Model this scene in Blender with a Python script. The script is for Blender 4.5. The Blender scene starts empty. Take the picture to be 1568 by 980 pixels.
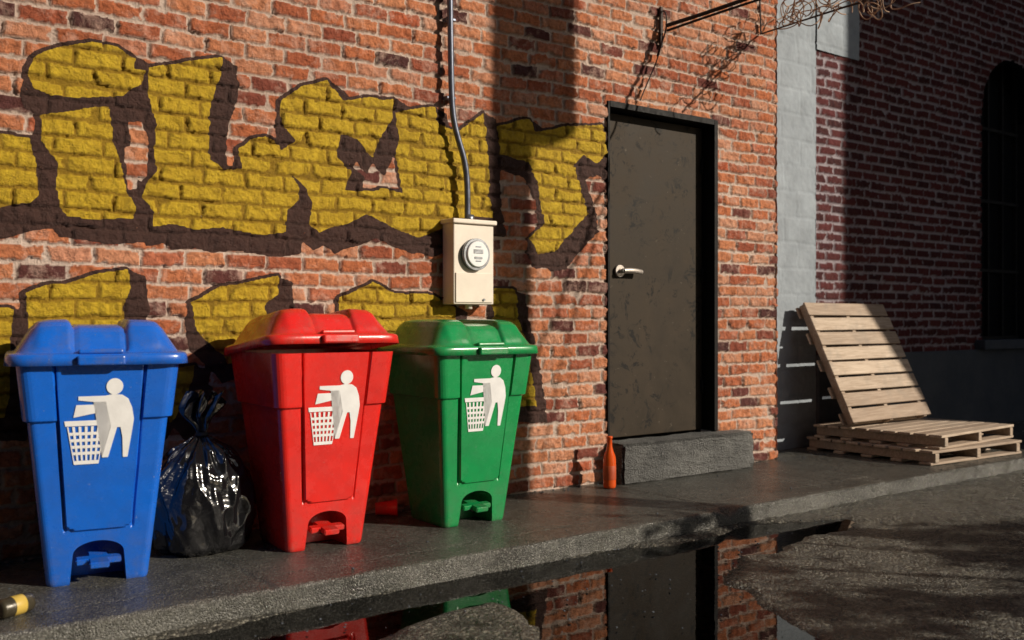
import bpy, bmesh, math, random
import numpy as np
from mathutils import Vector, Matrix
random.seed(5)
scn=bpy.context.scene
F=1524.0; TH=math.atan(1996/1524); C=math.cos(TH); S=math.sin(TH); CAMY=-4.53; CAMZ=1.0
def onplane(px,py,yw=0.0):
    u=(px-784)/F; Y=yw-CAMY
    s=Y*(C+u*S)/(S-u*C); Z=s*C+Y*S
    return (s, CAMZ+(490-py)*Z/F)
def onground(px,py,h=0.0):
    Z=F*(CAMZ-h)/(py-490); X=(px-784)/F*Z
    return (Z*C+X*S, CAMY+Z*S-X*C)
# ------------------------------------------------------------ numpy noise
def vn(x,y,f,seed):
    R=np.random.RandomState(seed).rand(256,256)
    X=x*f+1000.3; Y=y*f+1000.7
    xi=np.floor(X).astype(int); yi=np.floor(Y).astype(int)
    a=X-xi; b=Y-yi; a=a*a*(3-2*a); b=b*b*(3-2*b)
    g=lambda i,j:R[(xi+i)%256,(yi+j)%256]
    return (g(0,0)*(1-a)+g(1,0)*a)*(1-b)+(g(0,1)*(1-a)+g(1,1)*a)*b
def fbm(x,y,f,seed,o=4):
    t=0;am=.5;s=0
    for i in range(o):
        t=t+am*vn(x,y,f*2**i,seed+i); s+=am; am*=.5
    return t/s
def ss(a,b,x):
    t=np.clip((x-a)/(b-a),0,1); return t*t*(3-2*t)
# ------------------------------------------------------------ materials
class NT:
    def __init__(s,name):
        s.m=bpy.data.materials.new(name); s.m.use_nodes=True; s.t=s.m.node_tree; s.n=s.t.nodes; s.l=s.t.links
        s.b=s.n['Principled BSDF']; s.out=s.n['Material Output']
    def N(s,t,**k):
        n=s.n.new(t)
        for a,v in k.items():
            if a in n.inputs: n.inputs[a].default_value=v
            else: setattr(n,a,v)
        return n
    def L(s,a,b): s.l.new(a,b)
    def coord(s,kind='Object'):
        return s.N('ShaderNodeTexCoord').outputs[kind]
    def noise(s,scale,detail=4,rough=.6,vec=None,dist=0):
        n=s.N('ShaderNodeTexNoise'); n.inputs['Scale'].default_value=scale; n.inputs['Detail'].default_value=min(detail,5)
        n.inputs['Roughness'].default_value=rough; n.inputs['Distortion'].default_value=dist
        s.L(vec if vec is not None else s.coord(),n.inputs['Vector']); return n.outputs['Fac']
    def ramp(s,fac,stops,interp='LINEAR'):
        r=s.N('ShaderNodeValToRGB'); r.color_ramp.interpolation=interp
        e=r.color_ramp.elements
        while len(e)<len(stops): e.new(.5)
        for i,(p,c) in enumerate(stops):
            e[i].position=p; e[i].color=(c[0],c[1],c[2],1) if hasattr(c,'__len__') else (c,c,c,1)
        s.L(fac,r.inputs['Fac']); return r.outputs['Color']
    def mix(s,f,a,b,mode='MIX'):
        m=s.N('ShaderNodeMix'); m.data_type='RGBA'; m.blend_type=mode
        def put(v,i):
            if hasattr(v,'is_output'): s.L(v,m.inputs[i])
            elif i==0: m.inputs[0].default_value=v
            else: m.inputs[i].default_value=(v[0],v[1],v[2],1)
        put(f,0);put(a,6);put(b,7); return m.outputs[2]
    def math(s,op,a,b=0,clamp=False):
        m=s.N('ShaderNodeMath'); m.operation=op; m.use_clamp=clamp
        for i,v in enumerate((a,b)):
            if hasattr(v,'is_output'): s.L(v,m.inputs[i])
            else: m.inputs[i].default_value=v
        return m.outputs[0]
    def attr(s,name):
        a=s.N('ShaderNodeAttribute'); a.attribute_name=name; return a.outputs['Fac']
    def bump(s,h,strength=.5,dist=.01):
        b=s.N('ShaderNodeBump'); b.inputs['Strength'].default_value=strength; b.inputs['Distance'].default_value=dist
        s.L(h,b.inputs['Height']); s.L(b.outputs[0],s.b.inputs['Normal']); return b.outputs[0]
    def base(s,c):
        if hasattr(c,'is_output'): s.L(c,s.b.inputs['Base Color'])
        else: s.b.inputs['Base Color'].default_value=(*c,1)
    def rough(s,c):
        if hasattr(c,'is_output'): s.L(c,s.b.inputs['Roughness'])
        else: s.b.inputs['Roughness'].default_value=c
def simple(name,col,rough=.6,metal=0,var=.25,nscale=14,bump=.15,bd=.003,col2=None):
    k=NT(name); f=k.noise(nscale); f2=k.ramp(f,[(.35,0),(.7,1)])
    c2=col2 or tuple(c*(1-var) for c in col)
    k.base(k.mix(f2,c2,col)); k.rough(k.ramp(k.noise(nscale*2.3),[(.3,max(.02,rough-.1)),(.7,min(1,rough+.12))]))
    k.b.inputs['Metallic'].default_value=metal
    if bump: k.bump(k.noise(nscale*8),bump,bd)
    return k.m
def rockbump(k):
    h=k.math('ADD',k.noise(90,5,.75),k.math('MULTIPLY',k.noise(48,4,.7,dist=.8),1.3))
    k.bump(h,.95,.011)
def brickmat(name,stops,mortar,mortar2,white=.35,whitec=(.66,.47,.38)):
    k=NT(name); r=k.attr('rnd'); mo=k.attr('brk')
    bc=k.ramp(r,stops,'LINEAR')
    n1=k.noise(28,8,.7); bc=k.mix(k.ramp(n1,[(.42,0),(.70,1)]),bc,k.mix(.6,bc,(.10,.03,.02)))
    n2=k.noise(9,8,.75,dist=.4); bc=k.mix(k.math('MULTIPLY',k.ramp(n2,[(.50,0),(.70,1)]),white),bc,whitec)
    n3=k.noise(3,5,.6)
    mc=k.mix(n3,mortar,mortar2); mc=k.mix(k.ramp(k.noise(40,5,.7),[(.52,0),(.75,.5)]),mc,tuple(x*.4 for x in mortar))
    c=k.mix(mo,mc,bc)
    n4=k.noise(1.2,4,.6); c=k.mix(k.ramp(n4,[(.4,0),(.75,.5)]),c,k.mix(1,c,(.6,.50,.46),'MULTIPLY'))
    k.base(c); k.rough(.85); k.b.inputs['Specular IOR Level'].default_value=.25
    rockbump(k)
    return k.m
M_brick=brickmat('brick_orange',[(0,(.07,.028,.028)),(.08,(.15,.045,.038)),(.14,(.36,.095,.05)),(.4,(.54,.17,.07)),(.7,(.62,.25,.12)),(.88,(.64,.31,.19)),(1,(.48,.11,.045))],(.46,.35,.29),(.66,.54,.46),.55,(.72,.50,.40))
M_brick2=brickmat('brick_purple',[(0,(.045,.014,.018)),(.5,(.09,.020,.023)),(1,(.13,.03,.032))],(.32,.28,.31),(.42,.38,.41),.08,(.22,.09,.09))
M_block=simple('grey_block',(.30,.34,.38),.85,var=.25,nscale=6,bump=.5,bd=.004)
def paint():
    k=NT('yellow_paint'); t=k.attr('tone'); mo=k.attr('brk')
    n=k.noise(12,7,.7); y=k.mix(k.ramp(n,[(.35,0),(.7,1)]),(.40,.255,.012),(.60,.41,.025))
    y=k.mix(k.ramp(k.noise(60,5,.7),[(.5,0),(.72,.5)]),y,(.24,.14,.02))
    d=k.mix(n,(.030,.014,.012),(.075,.034,.025))
    y=k.mix(mo,k.mix(1,y,(.55,.5,.45),'MULTIPLY'),y)
    c=k.mix(k.math('GREATER_THAN',t,.5),d,y)
    k.base(c); k.rough(.6); k.b.inputs['Specular IOR Level'].default_value=.3
    rockbump(k)
    a=k.math('GREATER_THAN',k.math('ADD',k.attr('cov'),k.math('MULTIPLY',k.math('SUBTRACT',k.noise(35,5,.7),.5),.7)),.5)
    w=k.math('LESS_THAN',k.noise(38,8,.8),.68)
    k.L(k.math('MULTIPLY',a,w),k.b.inputs['Alpha'])
    return k.m
M_paint=paint()
def plastic(name,col):
    k=NT(name); n=k.noise(5,7,.7)
    c=k.mix(k.ramp(n,[(.35,0),(.75,1)]),col,tuple(c*.72+.01 for c in col))
    sx=k.N('ShaderNodeSeparateXYZ'); k.L(k.coord(),sx.inputs[0])
    dirt=k.math('MULTIPLY',k.math('SUBTRACT',1,k.math('MULTIPLY',sx.outputs[2],3.5),True),k.ramp(k.noise(16,5,.75),[(.45,0),(.7,.4)]))
    c=k.mix(dirt,c,(.12,.10,.08))
    fl=k.ramp(k.noise(70,3,.7),[(.68,0),(.74,.35)]); c=k.mix(fl,c,(.5,.5,.48))
    k.base(c)
    k.rough(k.ramp(k.noise(9,8,.75),[(.3,.12),(.7,.42)])); k.b.inputs['Coat Weight'].default_value=.3; k.b.inputs['Coat Roughness'].default_value=.12
    k.bump(k.noise(120,4,.6),.15,.002); return k.m
M_blue=plastic('blue_plastic',(.006,.125,.62)); M_red=plastic('red_plastic',(.70,.018,.012)); M_green=plastic('green_plastic',(.006,.27,.072))
M_white=simple('white_print',(.80,.80,.80),.5,var=.12)
M_dark=simple('dark_inside',(.012,.012,.013),.7)
M_meter=simple('meter_paint',(.74,.66,.56),.45,var=.12,nscale=9,bump=.1)
M_metal=simple('grey_metal',(.28,.29,.31),.35,.8)
M_pipe=simple('conduit',(.13,.145,.19),.38,.6)
M_iron=simple('rusty_iron',(.05,.035,.03),.7,.3,nscale=30)
def wood():
    k=NT('pallet_wood'); mp=k.N('ShaderNodeMapping'); mp.inputs['Scale'].default_value=(2,30,30); k.L(k.coord(),mp.inputs[0])
    n=k.noise(2.2,7,.65,mp.outputs[0],.6)
    c=k.mix(k.ramp(n,[(.35,0),(.7,1)]),(.38,.29,.21),(.62,.51,.40)); c=k.mix(k.attr('rnd'),c,k.mix(1,c,(.66,.62,.6),'MULTIPLY'))
    c=k.mix(k.ramp(k.noise(5,5,.7),[(.5,0),(.75,.6)]),c,(.22,.19,.16))
    k.base(c); k.rough(.8); k.bump(n,.4,.004); return k.m
M_wood=wood()
def doorm():
    k=NT('door_metal'); n=k.noise(2.5,8,.7,dist=.5)
    c=k.mix(k.ramp(n,[(.35,0),(.7,1)]),(.026,.019,.012),(.044,.032,.021))
    sp=k.ramp(k.noise(9,8,.8,dist=1),[(.54,0),(.60,1)]); 
    c=k.mix(k.math('MULTIPLY',sp,k.ramp(k.noise(2.2,3),[(.42,0),(.56,.95)])),c,(.008,.007,.006))
    sp2=k.ramp(k.noise(24,8,.7),[(.66,0),(.70,1)]); c=k.mix(sp2,c,(.085,.068,.05))
    k.base(c); k.rough(k.ramp(n,[(.3,.5),(.7,.7)])); k.b.inputs['Specular IOR Level'].default_value=.18
    k.bump(k.noise(30,8,.7),.2,.003); return k.m
M_door=doorm(); M_frame=simple('door_frame_paint',(.006,.005,.005),.6)
M_frame.node_tree.nodes['Principled BSDF'].inputs['Specular IOR Level'].default_value=.2
def concrete(name,a,b,r0,r1,bs=1.0,sp=.35,coarse=0,dist=.006,vs=130,agg=0):
    k=NT(name); n=k.noise(2.3,8,.65,dist=.3); f=k.noise(140,3,.7)
    c=k.mix(k.ramp(n,[(.35,0),(.68,1)]),a,b); c=k.mix(k.math('MULTIPLY',k.ramp(f,[(.5,0),(.62,1)]),sp),c,tuple(min(1,x*2.4) for x in b))
    v=k.N('ShaderNodeTexVoronoi'); v.inputs['Scale'].default_value=vs; k.L(k.coord(),v.inputs['Vector'])
    if agg:
        g=k.N('ShaderNodeSeparateColor'); k.L(v.outputs['Color'],g.inputs[0])
        c=k.mix(k.ramp(g.outputs[0],[(.0,agg),(.45,0)]),c,tuple(x*.25 for x in a)); c=k.mix(k.ramp(g.outputs[1],[(.72,0),(.95,agg)]),c,tuple(min(.4,x*3.2) for x in b))
    k.base(c); k.rough(k.ramp(k.noise(3.1,8,.72,dist=.5),[(.38,r0),(.66,r1)]))
    hgt=k.math('ADD',k.math('MULTIPLY',v.outputs['Distance'],-1.2),f)
    if coarse: hgt=k.math('ADD',hgt,k.math('MULTIPLY',k.noise(32,5,.75),coarse))
    k.bump(hgt,min(1,.5*bs),dist); return k.m
M_walk=concrete('wet_concrete',(.038,.038,.034),(.088,.086,.076),.07,.34,1.2,.3,.9,.007,150,.35)
M_road=concrete('wet_asphalt',(.034,.032,.027),(.085,.080,.064),.14,.45,2.0,.4,1.8,.012,85,.85)
M_step=concrete('step_stone',(.07,.07,.07),(.20,.20,.19),.6,.85,2.0,.25,4,.012)
M_found=concrete('foundation',(.04,.05,.065),(.065,.075,.09),.7,.9,1)
def water():
    k=NT('puddle_water'); k.n.remove(k.b)
    tr=k.N('ShaderNodeBsdfTransparent'); tr.inputs[0].default_value=(.40,.37,.32,1)
    gl=k.N('ShaderNodeBsdfGlossy'); gl.inputs['Roughness'].default_value=.012
    b=k.N('ShaderNodeBump'); b.inputs['Strength'].default_value=.07; b.inputs['Distance'].default_value=.004; k.L(k.noise(9,3,.5),b.inputs['Height']); k.L(b.outputs[0],gl.inputs['Normal'])
    fr=k.N('ShaderNodeFresnel'); fr.inputs['IOR'].default_value=1.5
    m=k.N('ShaderNodeMixShader'); k.L(fr.outputs[0],m.inputs[0]); k.L(tr.outputs[0],m.inputs[1]); k.L(gl.outputs[0],m.inputs[2]); k.L(m.outputs[0],k.out.inputs[0]); return k.m
M_water=water()
def bagm():
    k=NT('bag_plastic'); k.base((.006,.006,.007)); k.rough(.13); k.b.inputs['Specular IOR Level'].default_value=.75
    n=k.noise(6,3,.55,dist=1.0); k.bump(k.math('ABSOLUTE',k.math('SUBTRACT',n,.5)),.45,.04); return k.m
M_bag=bagm()
def glass(name,c):
    k=NT(name); k.base(c); k.b.inputs['Transmission Weight'].default_value=.25; k.b.inputs['IOR'].default_value=1.45; 
    k.rough(k.ramp(k.noise(20),[(.3,.04),(.8,.16)])); return k.m
M_amber=glass('amber_glass',(.75,.10,.015))
# ------------------------------------------------------------ mesh helpers
def link(o,parent=None):
    scn.collection.objects.link(o)
    if parent: o.parent=parent
    return o
def empty(name,loc=(0,0,0),rz=0):
    e=bpy.data.objects.new(name,None); e.empty_display_size=.2; e.location=loc; e.rotation_euler=(0,0,rz); scn.collection.objects.link(e); return e
def gridmesh(name,P,mat,attrs={},keep=None,parent=None,smooth=True,flip=False):
    ny,nx=P.shape[:2]; idx=np.arange(ny*nx).reshape(ny,nx)
    q=np.stack([idx[:-1,:-1],idx[:-1,1:],idx[1:,1:],idx[1:,:-1]],-1)
    if flip: q=q[...,::-1]
    q=q[keep] if keep is not None else q.reshape(-1,4)
    used=np.unique(q); remap=-np.ones(ny*nx,int); remap[used]=np.arange(len(used)); q=remap[q]
    me=bpy.data.meshes.new(name); me.vertices.add(len(used)); me.vertices.foreach_set('co',P.reshape(-1,3)[used].astype(np.float32).ravel())
    me.loops.add(q.size); me.loops.foreach_set('vertex_index',q.astype(np.int32).ravel())
    me.polygons.add(len(q)); me.polygons.foreach_set('loop_start',(np.arange(len(q))*4).astype(np.int32))
    try: me.polygons.foreach_set('loop_total',np.full(len(q),4,np.int32))
    except Exception: pass
    me.update(calc_edges=True); me.validate()
    me.polygons.foreach_set('use_smooth',np.full(len(me.polygons),smooth))
    for n,a in attrs.items():
        at=me.attributes.new(n,'FLOAT','POINT'); at.data.foreach_set('value',a.reshape(-1)[used].astype(np.float32))
    me.materials.append(mat); o=bpy.data.objects.new(name,me); return link(o,parent)
def bmobj(name,bm,mat,parent=None,smooth=False,loc=None):
    me=bpy.data.meshes.new(name); bm.normal_update(); bm.to_mesh(me); bm.free()
    if smooth: me.polygons.foreach_set('use_smooth',[True]*len(me.polygons))
    me.materials.append(mat); o=bpy.data.objects.new(name,me)
    if loc: o.location=loc
    return link(o,parent)
def box(name,c,s,mat,parent=None,bev=0,rot=None,seg=2):
    bm=bmesh.new(); bmesh.ops.create_cube(bm,size=1); bmesh.ops.scale(bm,vec=s,verts=bm.verts)
    if bev: bmesh.ops.bevel(bm,geom=bm.edges[:],offset=bev,segments=seg,affect='EDGES',profile=.5)
    o=bmobj(name,bm,mat,parent); o.location=c
    if rot: o.rotation_euler=rot
    return o
def cyl(name,p0,p1,r,mat,parent=None,r2=None,seg=24,smooth=True):
    p0=Vector(p0);p1=Vector(p1); d=p1-p0; bm=bmesh.new()
    bmesh.ops.create_cone(bm,cap_ends=True,segments=seg,radius1=r,radius2=r if r2 is None else r2,depth=d.length)
    q=d.to_track_quat('Z','Y'); bmesh.ops.transform(bm,matrix=Matrix.Translation((p0+p1)/2)@q.to_matrix().to_4x4(),verts=bm.verts)
    for f in bm.faces: f.smooth=len(f.verts)==4
    me=bpy.data.meshes.new(name); bm.to_mesh(me); bm.free(); me.materials.append(mat); return link(bpy.data.objects.new(name,me),parent)
def tube(name,pts,r,mat,parent=None,smoothc=True,radii=None):
    cu=bpy.data.curves.new(name,'CURVE'); cu.dimensions='3D'; cu.bevel_depth=r; cu.bevel_resolution=3
    if isinstance(pts[0][0],(int,float)): pts=[pts]
    for pl in pts:
        sp=cu.splines.new('NURBS' if smoothc else 'POLY'); sp.points.add(len(pl)-1)
        for i,p in enumerate(pl): sp.points[i].co=(*p,1)
        if smoothc: sp.use_endpoint_u=True; sp.order_u=min(4,len(pl))
    cu.materials.append(mat); o=bpy.data.objects.new(name,cu); link(o,parent)
    dg=bpy.context.evaluated_depsgraph_get(); me=bpy.data.meshes.new_from_object(o.evaluated_get(dg)); me.name=name
    bpy.data.objects.remove(o); o2=bpy.data.objects.new(name,me); link(o2,parent)
    return o2
def lathe(name,prof,mat,parent=None,seg=32,loc=None,rot=None):
    bm=bmesh.new(); rings=[]
    for r,z in prof:
        rings.append([bm.verts.new((r*math.cos(2*math.pi*i/seg),r*math.sin(2*math.pi*i/seg),z)) for i in range(seg)])
    for a,b in zip(rings,rings[1:]):
        for i in range(seg): bm.faces.new((a[i],a[(i+1)%seg],b[(i+1)%seg],b[i]))
    bm.faces.new(rings[0][::-1]); bm.faces.new(rings[-1])
    o=bmobj(name,bm,mat,parent,True)
    if loc: o.location=loc
    if rot: o.rotation_euler=rot
    return o
# ------------------------------------------------------------ brick field
def bricks(x,z,ch,cl,mort,seed,amp=1.0):
    rng=np.random.RandomState(seed); R=rng.rand(256,256); T=rng.rand(256,256)-.5; Dp=rng.rand(256,256); RO=rng.rand(256)
    xw=x+(vn(x,z,45,seed+1)-.5)*.011+(vn(x,z,6,seed+2)-.5)*.016; zw=z+(vn(x,z,45,seed+3)-.5)*.009+(vn(x,z,4,seed+4)-.5)*.014
    row=np.floor(zw/ch).astype(int); off=(row%2)*.5*cl+(RO[row%256]-.5)*.06
    cf=(xw+off)/cl; col=np.floor(cf).astype(int); fx=(cf-col)*cl; fz=zw-row*ch
    d=np.minimum(np.minimum(fx,cl-fx),np.minimum(fz,ch-fz))-mort/2-(vn(x,z,110,seed+5)-.5)*.006-np.maximum(0,vn(x,z,16,seed+12)-.72)*.05
    m=ss(-.001,.004,d); r=R[row%256,col%256]
    h=m*(.008+Dp[row%256,col%256]*.010+T[row%256,col%256]*(fx/cl-.5)*.02+(fbm(x,z,35,seed+6,4)-.5)*.020)
    h=h*amp+(fbm(x,z,60,seed+8,2)-.5)*.006*(1-m)
    return h,m,r
# ------------------------------------------------------------ MAIN BUILDING
XC=5.857
bld=empty('brick_building',(0,0,0))
DX0,DX1,DZ1=4.2,5.204,2.353
def mainwall(name,x0,x1,z0,z1,st,hole=False):
    nx=int(round((x1-x0)/st))+1; nz=int(round((z1-z0)/st))+1
    xs=np.linspace(x0,x1,nx); zs=np.linspace(z0,z1,nz); X,Z=np.meshgrid(xs,zs)
    h,m,r=bricks(X,Z,.0775,.198,.0135,11)
    Y=.012-h; P=np.stack([X,Y,Z],-1)
    keep=None
    if hole:
        xc=(X[:-1,:-1]+X[1:,1:])/2; zc=(Z[:-1,:-1]+Z[1:,1:])/2
        keep=~((xc>DX0)&(xc<DX1)&(zc<DZ1))
    gridmesh(name,P,M_brick,{'rnd':r,'brk':m},keep,bld)
    return X,Z,P,m,r
X,Z,P,m,r=mainwall('brick_wall',-.5,XC,-.02,3.55,.0064,True)
mainwall('brick_wall_west',-6,-.5,-.02,6.5,.03)
mainwall('brick_wall_upper',-.5,XC,3.55,6.5,.025)
yy=np.linspace(-.004,3,200); zz=np.linspace(-.02,6.5,260); YY,ZZ=np.meshgrid(yy,zz); h,m2,r2=bricks(YY,ZZ,.0775,.198,.0135,11)
gridmesh('brick_wall_return',np.stack([XC-.012+h*.6,YY,ZZ],-1),M_brick,{'rnd':r2,'brk':m2},None,bld)
box('roof_slab',(-.1,2.2,6.55),(12,4.6,.2),M_found,bld)
# graffiti polygons (traced on the wall plane)
polys=[
 [(42,110),(55,88),(98,70),(140,64),(182,72),(206,88),(204,106),(222,110),(221,130),(204,137),(190,148),(140,152),(80,148),(50,136)],
 [(62,176),(168,165),(172,215),(186,240),(190,290),(206,318),(202,333),(100,335),(90,318),(86,280),(90,250),(62,216)],
 [(-60,195),(45,213),(56,250),(62,298),(50,310),(-60,330)],
 [(226,106),(255,97),(341,88),(332,130),(320,180),(322,245),(340,262),(372,256),(362,226),(385,212),(412,208),(430,225),(434,250),(458,288),(461,305),(440,322),(436,355),(402,360),(340,348),(300,352),(262,344),(232,348),(234,322),(215,300),(222,280),(242,262),(234,230),(238,190),(230,168),(230,135)],
 [(430,152),(460,130),(502,123),(514,140),(522,153),(606,150),(600,182),(584,206),(572,240),(546,214),(520,206),(514,240),(541,262),(530,290),(556,292),(578,292),(590,262),(612,215),(606,172),(666,163),(672,192),(700,200),(741,172),(746,230),(750,300),(756,332),(700,335),(680,348),(642,362),(602,348),(562,330),(522,345),(490,357),(476,342),(480,312),(470,290),(450,270),(430,262),(430,236),(455,216),(434,186)],
 [(762,192),(812,181),(818,200),(926,190),(930,236),(914,252),(892,236),(880,252),(890,290),(902,328),(880,352),(850,386),(826,388),(812,362),(832,345),(826,282),(808,246),(766,236)],
 [(40,450),(80,436),(195,411),(201,440),(188,472),(196,520),(45,520)],
 [(290,462),(340,441),(426,421),(425,450),(402,470),(420,530),(350,560),(300,505)],
 [(518,456),(570,430),(602,447),(662,450),(700,470),(700,540),(520,540)],
 [(756,440),(790,443),(796,492),(812,560),(820,620),(756,620)],
 [(262,562),(302,560),(285,610),(262,650)],[(-40,470),(20,470),(10,640),(-40,640)],
]
def inpoly(px,pz,poly):
    inside=np.zeros(px.shape,bool); n=len(poly)
    for i in range(n):
        x1,y1=poly[i]; x2,y2=poly[(i+1)%n]
        if y1==y2: continue
        c=((y1>pz)!=(y2>pz))&(px<(x2-x1)*(pz-y1)/(y2-y1)+x1)
        inside^=c
    return inside
Xw=X+(vn(X,Z,9,77)-.5)*.02; Zw=Z+(vn(X,Z,9,78)-.5)*.02
yel=np.zeros(X.shape,bool)
for pl in polys: yel|=inpoly(Xw,Zw,[onplane(*p) for p in pl])
tri=inpoly(Xw,Zw,[onplane(*p) for p in [(578,288),(604,222),(616,296)]]); yel&=~tri
yel=yel.astype(np.float32)
def shift(a,dx,dz):
    return np.roll(np.roll(a,dx,1),dz,0)
def blur(a,k=1):
    for _ in range(k): a=(a*2+shift(a,1,0)+shift(a,-1,0)+shift(a,0,1)+shift(a,0,-1))/6
    return a
cov=yel.copy()
for an in range(0,360,20):
    for rr in (1.5,3):
        cov=np.maximum(cov,shift(yel,int(round(math.cos(math.radians(an))*rr))-1,int(round(math.sin(math.radians(an))*rr))-1))
for t in range(1,12): cov=np.maximum(cov,shift(yel,int(t*1.2),-int(t*1.5)))
for t in range(1,9): cov=np.maximum(cov,shift(yel,-int(t*.7),-int(t*1.8)))
for t in range(1,9): cov=np.maximum(cov,shift(yel,int(t*1.6),-t//2))
cov=cov*(1-inpoly(X,Z,[onplane(*p) for p in [(584,284),(603,236),(611,290)]]))
cov=cov*(1-inpoly(X,Z,[onplane(*p) for p in [(190,225),(228,225),(212,262),(212,290),(196,290)]]))
tone=blur(yel,1); covb=blur(cov,2)
kp=(covb[:-1,:-1]>.02)|(covb[1:,1:]>.02); xc=(X[:-1,:-1]+X[1:,1:])/2; zc=(Z[:-1,:-1]+Z[1:,1:])/2
kp&=~((xc>DX0)&(xc<DX1)&(zc<DZ1))
P2=P.copy(); P2[...,1]-=.0012
gr=gridmesh('graffiti',P2,M_paint,{'tone':tone,'cov':covb,'brk':m},kp)
# door
RD=.10
dr=empty('metal_door',((DX0+DX1)/2,0,.25)); dr.parent=bld
W=DX1-DX0; H=DZ1-.25
box('frame_left',(-W/2+.004,RD/2+.014,H/2),(.014,RD+.05,H),M_frame,dr)
box('frame_right',(W/2-.012,RD/2+.014,H/2),(.032,RD+.05,H),M_frame,dr)
box('frame_top',(-.004,RD/2+.016,H-.014),(W-.045,RD+.05,.036),M_frame,dr)
box('door_leaf',(-.010,RD+.02,H/2-.02),(W-.05,.045,H-.045),M_door,dr,.004)
for hz in (.3,1.05,1.8): cyl('hinge_%d'%int(hz*10),(W/2-.045,RD-.012,hz-.05),(W/2-.045,RD-.012,hz+.05),.01,M_frame,dr)
box('back_panel',(0,RD+.14,H/2),(W+.2,.02,H+.5),M_dark,dr)
hp=onplane(946,415,RD)
hx=hp[0]-(DX0+DX1)/2; hz=hp[1]-.25
M_nick=simple('nickel',(.60,.54,.49),.4,.6)
cyl('handle_rose',(hx,RD-.004,hz),(hx,RD-.024,hz),.038,M_nick,dr)
cyl('handle_neck',(hx,RD-.02,hz),(hx,RD-.065,hz),.015,M_nick,dr)
tube('handle_lever',[(hx-.005,RD-.06,hz),(hx+.05,RD-.066,hz+.006),(hx+.10,RD-.062,hz+.002),(hx+.16,RD-.05,hz-.004)],.0155,M_nick,dr)
st=empty('stone_step',(0,0,0))
def rough_box(name,x0,x1,y0,y1,z0,z1,mat,parent):
    bm=bmesh.new(); bmesh.ops.create_cube(bm,size=1); bmesh.ops.scale(bm,vec=(x1-x0,y1-y0,z1-z0),verts=bm.verts)
    bmesh.ops.bevel(bm,geom=bm.edges[:],offset=.014,segments=2,affect='EDGES')
    bmesh.ops.subdivide_edges(bm,edges=bm.edges[:],cuts=14,use_grid_fill=True)
    for v in bm.verts:
        c=v.co; f=math.sin(c.x*31+c.z*17)*math.sin(c.x*13+c.z*40)+math.sin(c.x*71+c.z*57)*.6+random.uniform(-.7,.7)
        v.co+=Vector((0,-1 if c.y<0 else 0,0))*f*.005+Vector((0,0,f*.003))
    return bmobj(name,bm,mat,parent,loc=((x0+x1)/2,(y0+y1)/2,(z0+z1)/2))
rough_box('step_block',4.19,5.42,-.15,.07,-.01,.243,M_step,st)
# meter box
mb=empty('electric_meter',(3.115,0,1.31))
box('meter_case',(0,-.055,-.005),(.265,.11,.44),M_meter,mb,.006)
box('meter_cap',(0,-.062,.222),(.29,.13,.025),M_meter,mb,.006)
box('lower_cover',(0,-.113,-.135),(.245,.008,.16),M_meter,mb,.003)
cyl('meter_ring',(0,-.108,.045),(0,-.14,.045),.086,M_metal,mb,seg=48)
cyl('meter_face',(0,-.139,.045),(0,-.152,.045),.074,M_white,mb,r2=.066,seg=48)
box('meter_display',(0,-.153,.06),(.06,.004,.022),M_metal,mb); box('meter_label',(0,-.153,.025),(.05,.004,.012),M_metal,mb)
for zz_ in(.085,.008): box('meter_print_%d'%int(zz_*1000),(0,-.153,zz_),(.035,.004,.004),M_pipe,mb)
cyl('bottom_hub',(.0,-.06,-.222),(0,-.06,-.25),.02,M_meter,mb)
cyl('meter_seal',(.06,-.116,-.2),(.06,-.124,-.2),.007,M_metal,mb)
def pw(px,py,y): a=onplane(px,py,y); return (a[0],y,a[1])
cond=empty('conduit_pipe',(0,0,0))
tube('pipe',[pw(688,-500,-.055),pw(688,-200,-.055),pw(689,0,-.055),pw(690,60,-.055),pw(691,130,-.055),pw(693,180,-.055),pw(702,215,-.058),pw(712,245,-.06),pw(716,280,-.06),pw(716,310,-.06),pw(716,345,-.06)],.0165,M_pipe,cond)
for py in (30,150):
    a=pw(690,py,-.045); box('pipe_strap_%d'%py,(a[0],-.03,a[2]),(.06,.05,.016),M_pipe,cond,.004)
cyl('pipe_coupling',(3.12,-.06,1.53),(3.12,-.06,1.575),.026,M_metal,cond)
# ------------------------------------------------------------ REAR BUILDING
rb=empty('rear_building',(0,0,0))
BY=.3
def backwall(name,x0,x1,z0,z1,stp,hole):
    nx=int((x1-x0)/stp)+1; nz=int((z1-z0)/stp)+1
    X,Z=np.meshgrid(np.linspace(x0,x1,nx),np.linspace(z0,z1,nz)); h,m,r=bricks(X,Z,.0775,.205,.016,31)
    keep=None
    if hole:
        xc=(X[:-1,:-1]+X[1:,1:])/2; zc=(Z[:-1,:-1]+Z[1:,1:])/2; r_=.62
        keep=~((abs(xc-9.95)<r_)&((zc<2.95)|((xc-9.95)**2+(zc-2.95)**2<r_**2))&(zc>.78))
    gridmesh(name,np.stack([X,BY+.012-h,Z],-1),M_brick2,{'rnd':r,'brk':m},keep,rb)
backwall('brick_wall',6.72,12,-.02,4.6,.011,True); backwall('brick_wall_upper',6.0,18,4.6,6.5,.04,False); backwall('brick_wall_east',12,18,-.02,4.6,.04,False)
def blockwall(name,x0,x1,z0,z1,yb):
    st_=.012; X,Z=np.meshgrid(np.linspace(x0,x1,int((x1-x0)/st_)+2),np.linspace(z0,z1,int((z1-z0)/st_)))
    h,m,r=bricks(X+.1,Z,.20,.40,.008,51,.35); gridmesh(name,np.stack([X,yb-h,Z],-1),M_block,{'rnd':r},None,rb)
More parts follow.
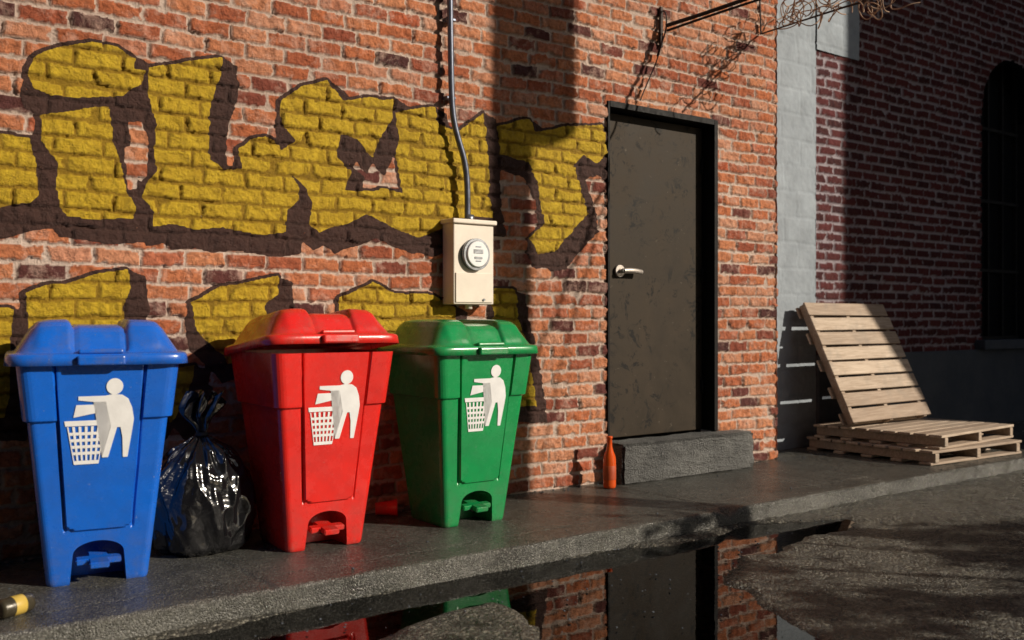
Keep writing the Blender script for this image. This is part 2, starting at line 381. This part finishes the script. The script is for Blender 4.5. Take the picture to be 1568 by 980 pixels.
blockwall('block_pilaster',5.8,6.72,-.02,4.7,BY-.0); blockwall('block_band',6.722,7.3,3.15,4.7,BY-.012)
box('pilaster_side',(6.723,BY+.03,2.3),(.006,.07,4.6),M_block,rb)
box('foundation',(12.4,BY+.0,.35),(11.35,.07,.74),M_found,rb,.006)
box('window_sill',(9.95,BY-.03,.765),(1.5,.14,.09),M_found,rb,.008)
k=NT('window_glass'); k.base((.006,.007,.009)); k.rough(.5); k.b.inputs['Specular IOR Level'].default_value=.1; M_wg=k.m
box('window_glass',(10.3,BY+.30,2.2),(2.6,.02,3.4),M_wg,rb)
for i in range(-2,3): box('window_mullion_%d'%(i+2),(9.95+i*.29,BY+.27,2.2),(.03,.04,2.9),M_dark,rb)
for z_ in (.82,1.5,2.2,2.93): box('window_rail_%d'%int(z_*100),(9.95,BY+.267,z_),(1.4,.04,.03),M_dark,rb)
box('window_reveal_left',(9.32,BY+.16,1.9),(.02,.3,2.3),M_dark,rb); box('window_reveal_right',(10.58,BY+.16,1.9),(.02,.3,2.3),M_dark,rb)
box('roof_slab',(12,2.4,6.55),(12.2,4.4,.2),M_found,rb)
# ------------------------------------------------------------ SIDEWALK
def sidewalk(name,x0,x1,stp):
    R=.03; prof=[]
    ys=list(np.arange(.42,-1.02,-max(stp,.012))); prof=[(y,0) for y in ys]
    for a in np.linspace(0,90,7): prof.append((-1.02-R*math.sin(math.radians(a)),-R+R*math.cos(math.radians(a))))
    prof+= [(-1.052,-.06),(-1.055,-.13)]
    pr=np.array(prof); xs=np.linspace(x0,x1,int((x1-x0)/stp)+1)
    X=np.tile(xs,(len(pr),1)); Y=np.tile(pr[:,:1],(1,len(xs))); Z=np.tile(pr[:,1:],(1,len(xs)))
    Zn=Z+(fbm(X,Y,1.2,91,3)-.5)*.012+(fbm(X,Y,25,92,3)-.5)*.006
    Yn=Y+(fbm(X,Z+Y*.3,6,94,4)-.5)*.03*ss(-.9,-1.02,Y)
    for jx in (-3.4,-1.1,1.55,4.12,6.6,9.0,12): Zn-= .008*np.exp(-((X-jx)/.007)**2)
    Zn-= .006*np.exp(-((Y+.86)/.006)**2)
    Zn-= .035*np.exp(-((X-4.12)/.06)**2)*ss(-.95,-1.03,Y)
    gridmesh(name,np.stack([X,Yn,Zn],-1),M_walk,{},None,sw,flip=True)
sw=empty('sidewalk'); sidewalk('sidewalk_slab',-1,9,.012); sidewalk('sidewalk_slab_west',-8,-1,.05); sidewalk('sidewalk_slab_east',9,20,.05)
# ------------------------------------------------------------ STREET + PUDDLE
pud=[(120,1010),(300,962),(560,912),(800,866),(1010,832),(1080,818),(1190,798),(1305,788),(1300,812),(1215,830),(1120,858),(1115,890),(1180,925),(1235,960),(1260,1010),(960,1060),(840,985),(815,940),(760,925),(690,935),(640,950),(560,985),(500,1080)]
LV=-.09
def street(name,x0,x1,y0,y1,stp):
    X,Y=np.meshgrid(np.linspace(x0,x1,int((x1-x0)/stp)+1),np.linspace(y0,y1,int((y1-y0)/stp)+1))
    Z=LV+(fbm(X,Y,1.6,61,5)-.5)*.016+(fbm(X,Y,30,66,3)-.5)*.010-(Y+1.05)*.002
    pp=[onground(a,b,LV) for a,b in pud]
    Xw=X+(fbm(X,Y,3,68,4)-.5)*.34; Yw=Y+(fbm(X,Y,3,69,4)-.5)*.24
    ins=inpoly(Xw,Yw,pp).astype(float)
    for _ in range(8 if stp<.03 else 1): ins=blur(ins)
    Z+= .010-ins*.022
    gridmesh(name,np.stack([X,Y,Z],-1),M_road,{},None,road)
road=empty('street'); street('asphalt',-1.5,9,-4.4,-1.03,.012); street('asphalt_east',9,20,-4.4,-1.03,.08); street('asphalt_west',-8,-1.5,-4.4,-1.03,.08); street('asphalt_near',-8,20,-7.6,-4.4,.08)
bm=bmesh.new(); 
vs=[bm.verts.new((x,y,0)) for x,y in ((-.8,-3.6),(6.0,-3.6),(6.0,-1.04),(-.8,-1.04))]; bm.faces.new(vs); bmobj('puddle',bm,M_water,loc=(0,0,LV-.004))
bm=bmesh.new(); vs=[bm.verts.new((x,y,0)) for x,y in ((-300,-300),(300,-300),(300,300),(-300,300))]; bm.faces.new(vs); bmobj('ground',bm,M_road,loc=(0,0,-.16))
# ------------------------------------------------------------ BINS
def apply_bool(o,cut):
    md=o.modifiers.new('b','BOOLEAN'); md.operation='DIFFERENCE'; md.solver='EXACT'; md.object=cut
    dg=bpy.context.evaluated_depsgraph_get(); me=bpy.data.meshes.new_from_object(o.evaluated_get(dg)); o.modifiers.clear(); o.data=me; bpy.data.objects.remove(cut)
ZT=.86
def hw(z): return .180+.090*z/ZT
def hd(z): return .165+.103*z/ZT
def fy(z): return -(hd(z)+.013)
def make_bin(loc,yaw,mat,open_deg=0):
    e=empty('recycling_bin',(loc[0],loc[1],0),yaw)
    zs=list(np.linspace(0,ZT,110))
    NF,NS,NB,NC=100,36,24,7
    rings=[]
    for z in zs:
        w=hw(z);d=hd(z);r=.03; up=float(ss(.625,.632,z)); pts=[]
        bev=-.004*(1-ss(0,.012,z))
        def add(x,y,nx,ny,front=False):
            o=.016*up
            if front:
                pwid=.112+.062*(z-.22)
                inp=(1-ss(pwid,pwid+.006,abs(x)))*ss(.205,.213,z-.02*(1-min(1,max(0,(pwid-abs(x))/.03))**.5))
                o=max(o*(1-(1-ss(pwid+.004,pwid+.012,abs(x)))),0)
                o=o+.013*inp-.008*(ss(pwid,pwid+.004,abs(x))*(1-ss(pwid+.008,pwid+.014,abs(x))))*ss(.2,.22,z)
            o+=bev
            pts.append((x+nx*o,y+ny*o,z))
        for t in np.linspace(-1,1,NF): add((w-r)*t,-d,0,-1,True)
        for a in np.linspace(0,90,NC)[1:-1]: a=math.radians(a); add(w-r+r*math.sin(a),-d+r-r*math.cos(a),math.sin(a),-math.cos(a))
        for t in np.linspace(-1,1,NS): add(w,(d-r)*t,1,0)
        for a in np.linspace(0,90,NC)[1:-1]: a=math.radians(a); add(w-r+r*math.cos(a),d-r+r*math.sin(a),math.cos(a),math.sin(a))
        for t in np.linspace(1,-1,NB): add((w-r)*t,d,0,1)
        for a in np.linspace(0,90,NC)[1:-1]: a=math.radians(a); add(-(w-r)-r*math.sin(a),d-r+r*math.cos(a),-math.sin(a),math.cos(a))
        for t in np.linspace(1,-1,NS): add(-w,(d-r)*t,-1,0)
        for a in np.linspace(0,90,NC)[1:-1]: a=math.radians(a); add(-(w-r)-r*math.cos(a),-d+r-r*math.sin(a),-math.cos(a),-math.sin(a))
        rings.append(pts)
    top=rings[-1]; rings.append([(x*.95,y*.95,ZT) for x,y,z in top]); rings.append([(x*.93,y*.93,ZT-.1) for x,y,z in top])
    bm=bmesh.new(); vr=[[bm.verts.new(p) for p in rr] for rr in rings]; n=len(rings[0])
    for a,b in zip(vr,vr[1:]):
        for i in range(n): bm.faces.new((a[i],a[(i+1)%n],b[(i+1)%n],b[i]))
    bm.faces.new(vr[0][::-1]); bm.faces.new(vr[-1])
    o=bmobj('bin_body',bm,mat,e,False)
    def arch(w,h,y0,y1,zr):
        b2=bmesh.new(); pts=[(-w,-.05),(w,-.05)]
        for a in np.linspace(0,180,17): pts.append((w*.86*math.cos(math.radians(a)),h-zr+zr*math.sin(math.radians(a))))
        A=[b2.verts.new((x,y0,z)) for x,z in pts]; B=[b2.verts.new((x,y1,z)) for x,z in pts]
        b2.faces.new(A); b2.faces.new(B[::-1])
        for i in range(len(pts)): b2.faces.new((A[i],B[i],B[(i+1)%len(pts)],A[(i+1)%len(pts)]))
        bmesh.ops.recalc_face_normals(b2,faces=b2.faces)
        c=bmobj('cut',b2,mat,None); c.matrix_world=Matrix.Translation((loc[0],loc[1],0))@Matrix.Rotation(yaw,4,'Z'); return c
    bpy.context.view_layer.update()
    c=arch(.105,.165,-.4,-.02,.05); bpy.context.view_layer.update(); apply_bool(o,c)
    bpy.context.view_layer.update()
    b2=bmesh.new(); bmesh.ops.create_cube(b2,size=1); bmesh.ops.scale(b2,vec=(.16,.13,.024),verts=b2.verts)
    bmesh.ops.bevel(b2,geom=[x for x in b2.edges if abs((x.verts[0].co-x.verts[1].co).z)>.01],offset=.045,segments=6,affect='EDGES'); bmesh.ops.bevel(b2,geom=b2.edges[:],offset=.004,segments=2,affect='EDGES')
    p=bmobj('foot_pedal',b2,mat,e); p.location=(0,-.165,.088); p.rotation_euler=(math.radians(8),0,0)
    box('pedal_arm',(0,-.10,.07),(.04,.12,.02),M_dark,e)
    N=161; U,V=np.meshgrid(np.linspace(-1,1,N),np.linspace(-1,1,N))
    n8=(abs(U)**8+abs(V)**8)**(1/8)+1e-9; mx=np.maximum(abs(U),abs(V)); k_=np.where(mx>0,mx/n8,1)
    LW,LD=.322,.312
    Xl=U*k_*LW; Yl=V*k_*LD
    zz_=np.interp(mx,[0,.3,.56,.66,.73,.83,.885,.905,.965,.985,1],[.158,.158,.154,.146,.128,.074,.046,.040,.038,.034,-.004])
    sh=np.interp(mx,[0,.965,.985,1],[1,1,1.004,1.0]); 
    ax=abs(Xl); ribm=(1-ss(.84,.9,mx))
    gro=np.exp(-((ax-.088)/.008)**2)*.022+(1-ss(.076,.086,ax))*.014
    zz_=zz_-gro*ribm
    zz_=zz_+.008*(ss(.092,.115,ax)*(1-ss(.20,.235,ax)))*ribm
    le=bpy.data.objects.new('bin_lid',None); scn.collection.objects.link(le); le.parent=e; le.location=(0,.278,.838); le.rotation_euler=(math.radians(-open_deg),0,0)
    lo=gridmesh('lid_shell',np.stack([Xl*sh,Yl*sh-.278,zz_],-1),mat,{},None,le)
    sd=lo.modifiers.new('s','SOLIDIFY'); sd.thickness=.006; sd.offset=-1
    box('lid_handle',(0,-.278-.316,.014),(.165,.036,.036),mat,le,.008,seg=3)
    box('lid_handle_top',(0,-.278-.284,.043),(.155,.05,.018),mat,le,.007,rot=(math.radians(-12),0,0),seg=3)
    for sx in(-.15,.15): cyl('hinge_%s'%('a' if sx<0 else 'b'),(sx-.04,.295,.835),(sx+.04,.295,.835),.016,mat,e)
    def lp(px,py):
        x=(px-165)/424; z=1-(py-490)/408; z=z-.005
        return (x,fy(z)-.0035,z)
    bm=bmesh.new()
    def poly(pts): 
        f=bm.faces.new([bm.verts.new(lp(*q)) for q in pts]); 
    poly([(186+12.5*math.cos(a*math.pi/12),589+12.5*math.sin(a*math.pi/12)) for a in range(24)])
    poly([(133,603),(172,603),(183,601),(197,602),(206,608),(212,622),(215,640),(213,655),(206,699),(199,699),(198,668),(195,652),(190,652),(177,698),(168,698),(181,650),(179,640),(176,626),(173,612),(155,612),(133,609)])
    poly([(130,616),(162,616),(159,629),(126,635)])
    poly([(113,640),(176,640),(174.5,648),(114.5,648)])
    def bx(t): return 117+9*t, 172-8*t
    def bar(f):
        a0,b0=bx(0);a1,b1=bx(1); return (a0+(b0-a0)*f,650.5),(a1+(b1-a1)*f,700)
    for i in range(7):
        f=i/6; w=.036
        p0,p1=bar(max(0,f-w)); q0,q1=bar(min(1,f+w)) 
        poly([(p0[0],649),(q0[0],649),(q1[0],701),(p1[0],701)])
    for i,y in enumerate([660,670,680,690]):
        t=(y-650.5)/50; a,b=bx(t)
        for j in range(6):
            f0=j/6+.037; f1=(j+1)/6-.037
            poly([(a+(b-a)*f0,y-2.3),(a+(b-a)*f1,y-2.3),(a+(b-a)*f1,y+2.3),(a+(b-a)*f0,y+2.3)])
    a,b=bx(1); poly([(a,701.3),(b,701.3),(b-1,707),(a+1,707)])
    bmesh.ops.triangulate(bm,faces=bm.faces[:])
    for f in bm.faces:
        f.normal_update()
        if f.normal.y>0: f.normal_flip()
    bmobj('litter_symbol',bm,M_white,e)
    return e
make_bin((1.080,-.397),math.radians(-10.7),M_blue)
make_bin((2.011,-.395),math.radians(-2.4),M_red,6.5)
make_bin((2.826,-.372),math.radians(-1.2),M_green)
# ------------------------------------------------------------ GARBAGE BAG
def bag():
    A,T=np.meshgrid(np.linspace(0,2*math.pi,241),np.linspace(0,1,170))
    z=np.interp(T,[0,.08,.72,.8,.86,1],[0,.0,.44,.49,.51,.66]); rr=np.interp(T,[0,.07,.12,.25,.4,.55,.65,.72,.78,.82,.86,.9,.95,1],[.001,.14,.178,.205,.205,.185,.15,.105,.05,.022,.018,.035,.055,.06])
    ca,sa=np.cos(A),np.sin(A)
    f=fbm(ca*1.2+3,sa*1.2+z*2.0,1.6,201,3); f2=abs(fbm(ca*2.5+z*3,sa*2.5-z*5,1.2,210,2)-.5)*2
    top=ss(.34,.49,z)
    fold=np.sin(A*13+fbm(ca,sa+z*3,3,220,2)*7)
    rr=rr*(1+(f-.5)*.36-(f2)*.16+fold*(.0+.12*top)); rr=rr*(1+ss(.87,.95,T)*.5*np.sin(A*7+2))
    x=rr*ca*1.05+ss(.48,.63,z)*.02*np.sin(z*30); y=rr*sa*.9
    z=z+(f-.5)*.04*ss(0,.1,z)*(1-ss(.4,.47,z))+ss(.9,1,T)*.03*np.sin(A*5)
    P=np.stack([x,y,z+.003],-1); P[:,-1]=P[:,0]
    e=empty('garbage_bag',(1.555,-.27,0)); o=gridmesh('bag',P,M_bag,{},None,e)
    lathe('bag_tie',[(.018,0),(.027,.004),(.027,.014),(.018,.018)],M_dark,e,loc=(0,0,.495))
bag()
# ------------------------------------------------------------ BOTTLES / LITTER
bp=[(.001,0),(.030,0),(.036,.005),(.037,.02),(.037,.16),(.034,.185),(.022,.215),(.0155,.24),(.0145,.285),(.0175,.287),(.0175,.298),(.014,.30)]
def bottle(x,y,s,mat=M_amber):
    e=empty('glass_bottle',(x,y,.0)); e.scale=(s,s,s); lathe('bottle_glass',bp,mat,e); lathe('bottle_label',[(.0375,.05),(.0378,.051),(.0378,.13),(.0375,.131)],simple('label_paper',(.50,.075,.02),.5),e)
bottle(4.06,-.17,1.03)
def can(name,loc,rot,mat1,mat2):
    e=empty(name,loc); e.rotation_euler=rot
    lathe('can_body',[(.02,0),(.027,.001),(.033,.01),(.033,.105),(.028,.118),(.026,.12),(.024,.117)],mat1,e); lathe('can_band',[(.0333,.045),(.0336,.046),(.0336,.085),(.0333,.086)],mat2,e)
x_,y_=onground(-2,950); can('drink_can',(x_,y_,.034),(math.radians(90),0,math.radians(115)),simple('can_dark',(.06,.05,.03),.35,.2),simple('can_yellow',(.6,.42,.08),.4))
x_,y_=onground(590,790)
e=empty('plastic_cup',(x_,y_,.04)); e.rotation_euler=(math.radians(88),0,math.radians(60)); lathe('cup',[(.028,-.05),(.03,-.05),(.042,.055),(.045,.056),(.045,.062),(.040,.062),(.027,-.046)],M_red,e)
bm=bmesh.new()
for i in range(620):
    if i<200: x=random.uniform(.3,7.5); y=-abs(random.gauss(.03,.05)); z=0.002
    elif i<260: x=random.uniform(.3,7.5); y=-random.uniform(.1,1.0); z=.002
    else: x=random.uniform(1,7.5); y=-1.08-abs(random.gauss(0,.7)); z=LV+.006
    s=random.uniform(.002,.006)
    g=bmesh.ops.create_icosphere(bm,subdivisions=1,radius=s,matrix=Matrix.Translation((x,y,z))@Matrix.Diagonal((random.uniform(.7,1.5),random.uniform(.7,1.4),random.uniform(.5,.9),1)))
bmobj('gravel',bm,M_found)
# ------------------------------------------------------------ PALLETS
def pallet(mtx,w=1.06,l=1.0,nb=8):
    bm=bmesh.new(); rl=bm.verts.layers.float.new('rnd')
    def b(c,s):
        g=bmesh.ops.create_cube(bm,size=1)['verts']; rv=random.random(); j=random.uniform(-.008,.008)
        an=random.uniform(-.008,.008)
        for v in g:
            v.co=Vector((c[0]+j+v.co.x*s[0],c[1]+v.co.y*s[1]+v.co.x*s[0]*an,c[2]+v.co.z*s[2])); v[rl]=rv
        ed=list({e for v in g for e in v.link_edges}); 
        for v in bmesh.ops.bevel(bm,geom=ed,offset=.003,segments=1,affect='EDGES')['verts']: v[rl]=rv
    for i in range(nb): b((0,-l/2+(i+.5)*l/nb,.091),(w,l/nb*.85,.018))
    for i in (-1,0,1): b((i*(w/2-.06),0,.05),(.045,l-.01,.062))
    for i in (0,1,2,3,4): b((0,-l/2+.06+i*(l-.12)/4,.009),(w,.09,.018))
    o=bmobj('boards',bm,M_wood); e=empty('wooden_pallet'); e.matrix_world=mtx; o.parent=e; return e
pallet(Matrix.Translation((7.02,-.36,.0))@Matrix.Rotation(math.radians(-3),4,'Z'),1.15,1.08,9)
pallet(Matrix.Translation((7.07,-.34,.102))@Matrix.Rotation(math.radians(3),4,'Z'),1.15,1.02,9)
ang=math.atan2(.905,.44)
pallet(Matrix.Translation((6.94,-.045+.04,.655+.02))@Matrix.Rotation(ang,4,'X')@Matrix.Translation((0,0,-.06)),1.06,1.0,8)
# ------------------------------------------------------------ UTILITY POLE, CABLES
M_pole=simple('pole_wood',(.16,.11,.08),.85,nscale=8,bump=.5)
up=empty('utility_pole',(8.01,-7,-.1))
cyl('pole_shaft',(0,0,0),(0,0,9.5),.13,M_pole,up,r2=.12)
cyl('transformer',(.29,0,6.1),(.29,0,7.3),.17,M_metal,up); box('crossarm',(0,-.1,8.9),(2.2,.1,.12),M_pole,up); box('transformer_bracket',(.12,0,6.9),(.2,.06,.08),M_iron,up)
cyl('transformer_lid',(.29,0,7.3),(.29,0,7.36),.18,M_metal,up)
pc=empty('power_cable')
def cable(a,b,sag,r,nm,wob=.02):
    pts=[]
    for i in range(22):
        t=i/21; p=Vector(a).lerp(Vector(b),t); p.z-=sag*4*t*(1-t); p.x+=random.uniform(-wob,wob)*min(1,t*4); p.z+=random.uniform(-wob,wob)*min(1,t*4); pts.append(tuple(p))
    tube(nm,pts,r,M_iron,pc)
a0=onplane(1018,40,-.05)
cable((a0[0],-.06,a0[1]),(8.1,-6.9,4.55),.05,.0125,'cable_a',.05); cable((a0[0]+.01,-.06,a0[1]-.03),(8.15,-6.9,4.0),-.12,.008,'cable_b',.03)
wb=empty('cable_bracket',(0,0,0))
box('bracket_plate',(a0[0],-.015,a0[1]),(.022,.02,.26),M_iron,wb,.003); tube('bracket_hook',[(a0[0],-.03,a0[1]+.1),(a0[0],-.07,a0[1]+.1),(a0[0],-.07,a0[1]-.06),(a0[0]-.03,-.05,a0[1]-.1),(a0[0]-.06,-.04,a0[1]-.2)],.005,M_iron,wb)
tube('drip_wire',[(a0[0]-.02,-.05,a0[1]-.05),(a0[0]-.04,-.06,a0[1]-.2),(a0[0]-.12,-.04,a0[1]-.32),(a0[0]-.2,-.03,a0[1]-.5)],.004,M_iron,wb)
va=empty('dead_vine')
ax_,az_=onplane(1165,52,-.02)
M_vine=simple('dry_vine',(.42,.27,.18),.8,nscale=20)
tube('support_arm',[(ax_,-.0,az_+.5),(ax_,-.02,az_),(ax_,-.7,az_+.02),(ax_,-1.2,az_+.02)],.007,M_iron,va,smoothc=False)
lines=[]
for i in range(30):
    y=-random.uniform(.05,1.0); p=Vector((ax_+random.uniform(-.05,.05),y,az_+random.uniform(0,.06))); d=Vector((random.uniform(-1,1),random.uniform(-1.4,.6),random.uniform(-.5,1))).normalized(); pl=[]
    cx=Vector((random.uniform(-1,1),random.uniform(-1,1),random.uniform(-1,1)))
    for k_ in range(random.randint(9,20)):
        pl.append(tuple(p)); d=(d+cx.cross(d)*.45+Vector((random.uniform(-.3,.3),random.uniform(-.3,.3),random.uniform(-.3,.3)+(.5 if p.z<az_-.05 else 0)))).normalized(); p=p+d*.035
    lines.append(pl)
tube('vine_stems',lines,.0038,M_vine,va)
# ------------------------------------------------------------ STREET TREE
tr=empty('street_tree',(8.9,-9.0,-.1)); M_bark=simple('bark',(.12,.085,.06),.9,nscale=25,bump=.6); M_leaf=simple('leaf',(.06,.11,.03),.55,nscale=5)
cc=Vector((-1.3,.8,3.3))
cyl('trunk',(0,0,0),(-.1,.05,1.9),.11,M_bark,tr,r2=.08)
bl=[]; tips=[]
for i in range(26):
    a=random.uniform(0,6.28); tip=cc+Vector((math.cos(a)*random.uniform(.3,2.1),math.sin(a)*random.uniform(.2,1.2),random.uniform(-.95,.36))); s0=Vector((-.1,.05,1.8)); mid=s0.lerp(tip,.5)+Vector((random.uniform(-.2,.2),random.uniform(-.2,.2),random.uniform(0,.2)))
    bl.append([tuple(s0),tuple(mid),tuple(tip)]); tips.append(tip)
tube('branches',bl,.018,M_bark,tr)
bm=bmesh.new()
for t in tips:
    for j in range(80):
        p=t+Vector((random.gauss(0,.13),random.gauss(0,.13),random.gauss(0,.08)))
        if p.z>3.75: continue
        R_=Matrix.Rotation(random.uniform(0,6.28),4,'Z')@Matrix.Rotation(random.uniform(-1.2,1.2),4,'X'); s=random.uniform(.04,.08)
        bm.faces.new([bm.verts.new(p+(R_@Vector(q))*s) for q in ((-1,0,0),(0,-.55,.1),(1,0,0),(0,.55,.1))])
bmobj('leaves',bm,M_leaf,tr)
# ------------------------------------------------------------ UNSEEN BUILDINGS (SHADOW AND SKYLIGHT BLOCKING)
def facade(name,x0,x1,y1,y0,hh,mat):
    e=empty(name); box('walls',((x0+x1)/2,(y0+y1)/2,hh/2-.1),(x1-x0,y1-y0,hh),mat,e)
    for fl in range(int(hh//3)):
        x=x0+1.2
        while x<x1-1: 
            box('window',(x,y1+.02,1.9+fl*3),(1.0,.06,1.5),M_wg,e); box('sill',(x,y1+.05,1.1+fl*3),(1.2,.12,.08),M_found,e); x+=2.2
    box('parapet',((x0+x1)/2,(y0+y1)/2,hh),(x1-x0,y1-y0,.3),M_found,e)
k=NT('facade_brick'); bt=k.N('ShaderNodeTexBrick'); bt.inputs['Scale'].default_value=4; bt.inputs['Color1'].default_value=(.12,.05,.04,1); bt.inputs['Color2'].default_value=(.09,.035,.03,1); bt.inputs['Mortar'].default_value=(.12,.11,.11,1); k.L(k.coord(),bt.inputs['Vector']); k.base(bt.outputs[0]); k.rough(.9)
facade('apartment_building',13.8,30,-8,-10,18,k.m); facade('sky_blocker_south',-20,3.8,-10,-18,18,k.m)  # both unseen, made tall to cut skylight; second one added for that
facade('sky_blocker_east',19,30,.3,-7,18,k.m)  # unseen block added at the street end to darken the rear wall's shade
# ------------------------------------------------------------ LIGHT, WORLD, CAMERA
el=math.radians(25); az=math.atan2(.545,-.838)
w=bpy.data.worlds.new('World'); scn.world=w; w.use_nodes=True; nt=w.node_tree
sk=nt.nodes.new('ShaderNodeTexSky'); sk.sky_type='NISHITA'; sk.sun_disc=False; sk.sun_elevation=el; sk.sun_rotation=az
nt.links.new(sk.outputs[0],nt.nodes['Background'].inputs[0]); nt.nodes['Background'].inputs[1].default_value=.05
sl=bpy.data.lights.new('sun','SUN'); sl.energy=5.0; sl.angle=math.radians(.35); sl.color=(1,.89,.74); so=bpy.data.objects.new('sun',sl); scn.collection.objects.link(so)
dv=Vector((-.545*math.cos(el),.838*math.cos(el),-math.sin(el))); so.rotation_euler=dv.to_track_quat('-Z','Y').to_euler(); so.location=(10,-10,10)
cam=bpy.data.cameras.new('camera'); cam.sensor_width=36; cam.lens=35; cam.clip_end=800; co=bpy.data.objects.new('camera',cam); scn.collection.objects.link(co)
co.location=(0,CAMY,CAMZ); co.rotation_euler=(math.radians(90),0,TH-math.pi/2)
cam.dof.use_dof=True; cam.dof.focus_distance=4.9; cam.dof.aperture_fstop=2.4
scn.camera=co
scn.view_settings.view_transform='Standard'; scn.view_settings.look='None'; scn.view_settings.exposure=0
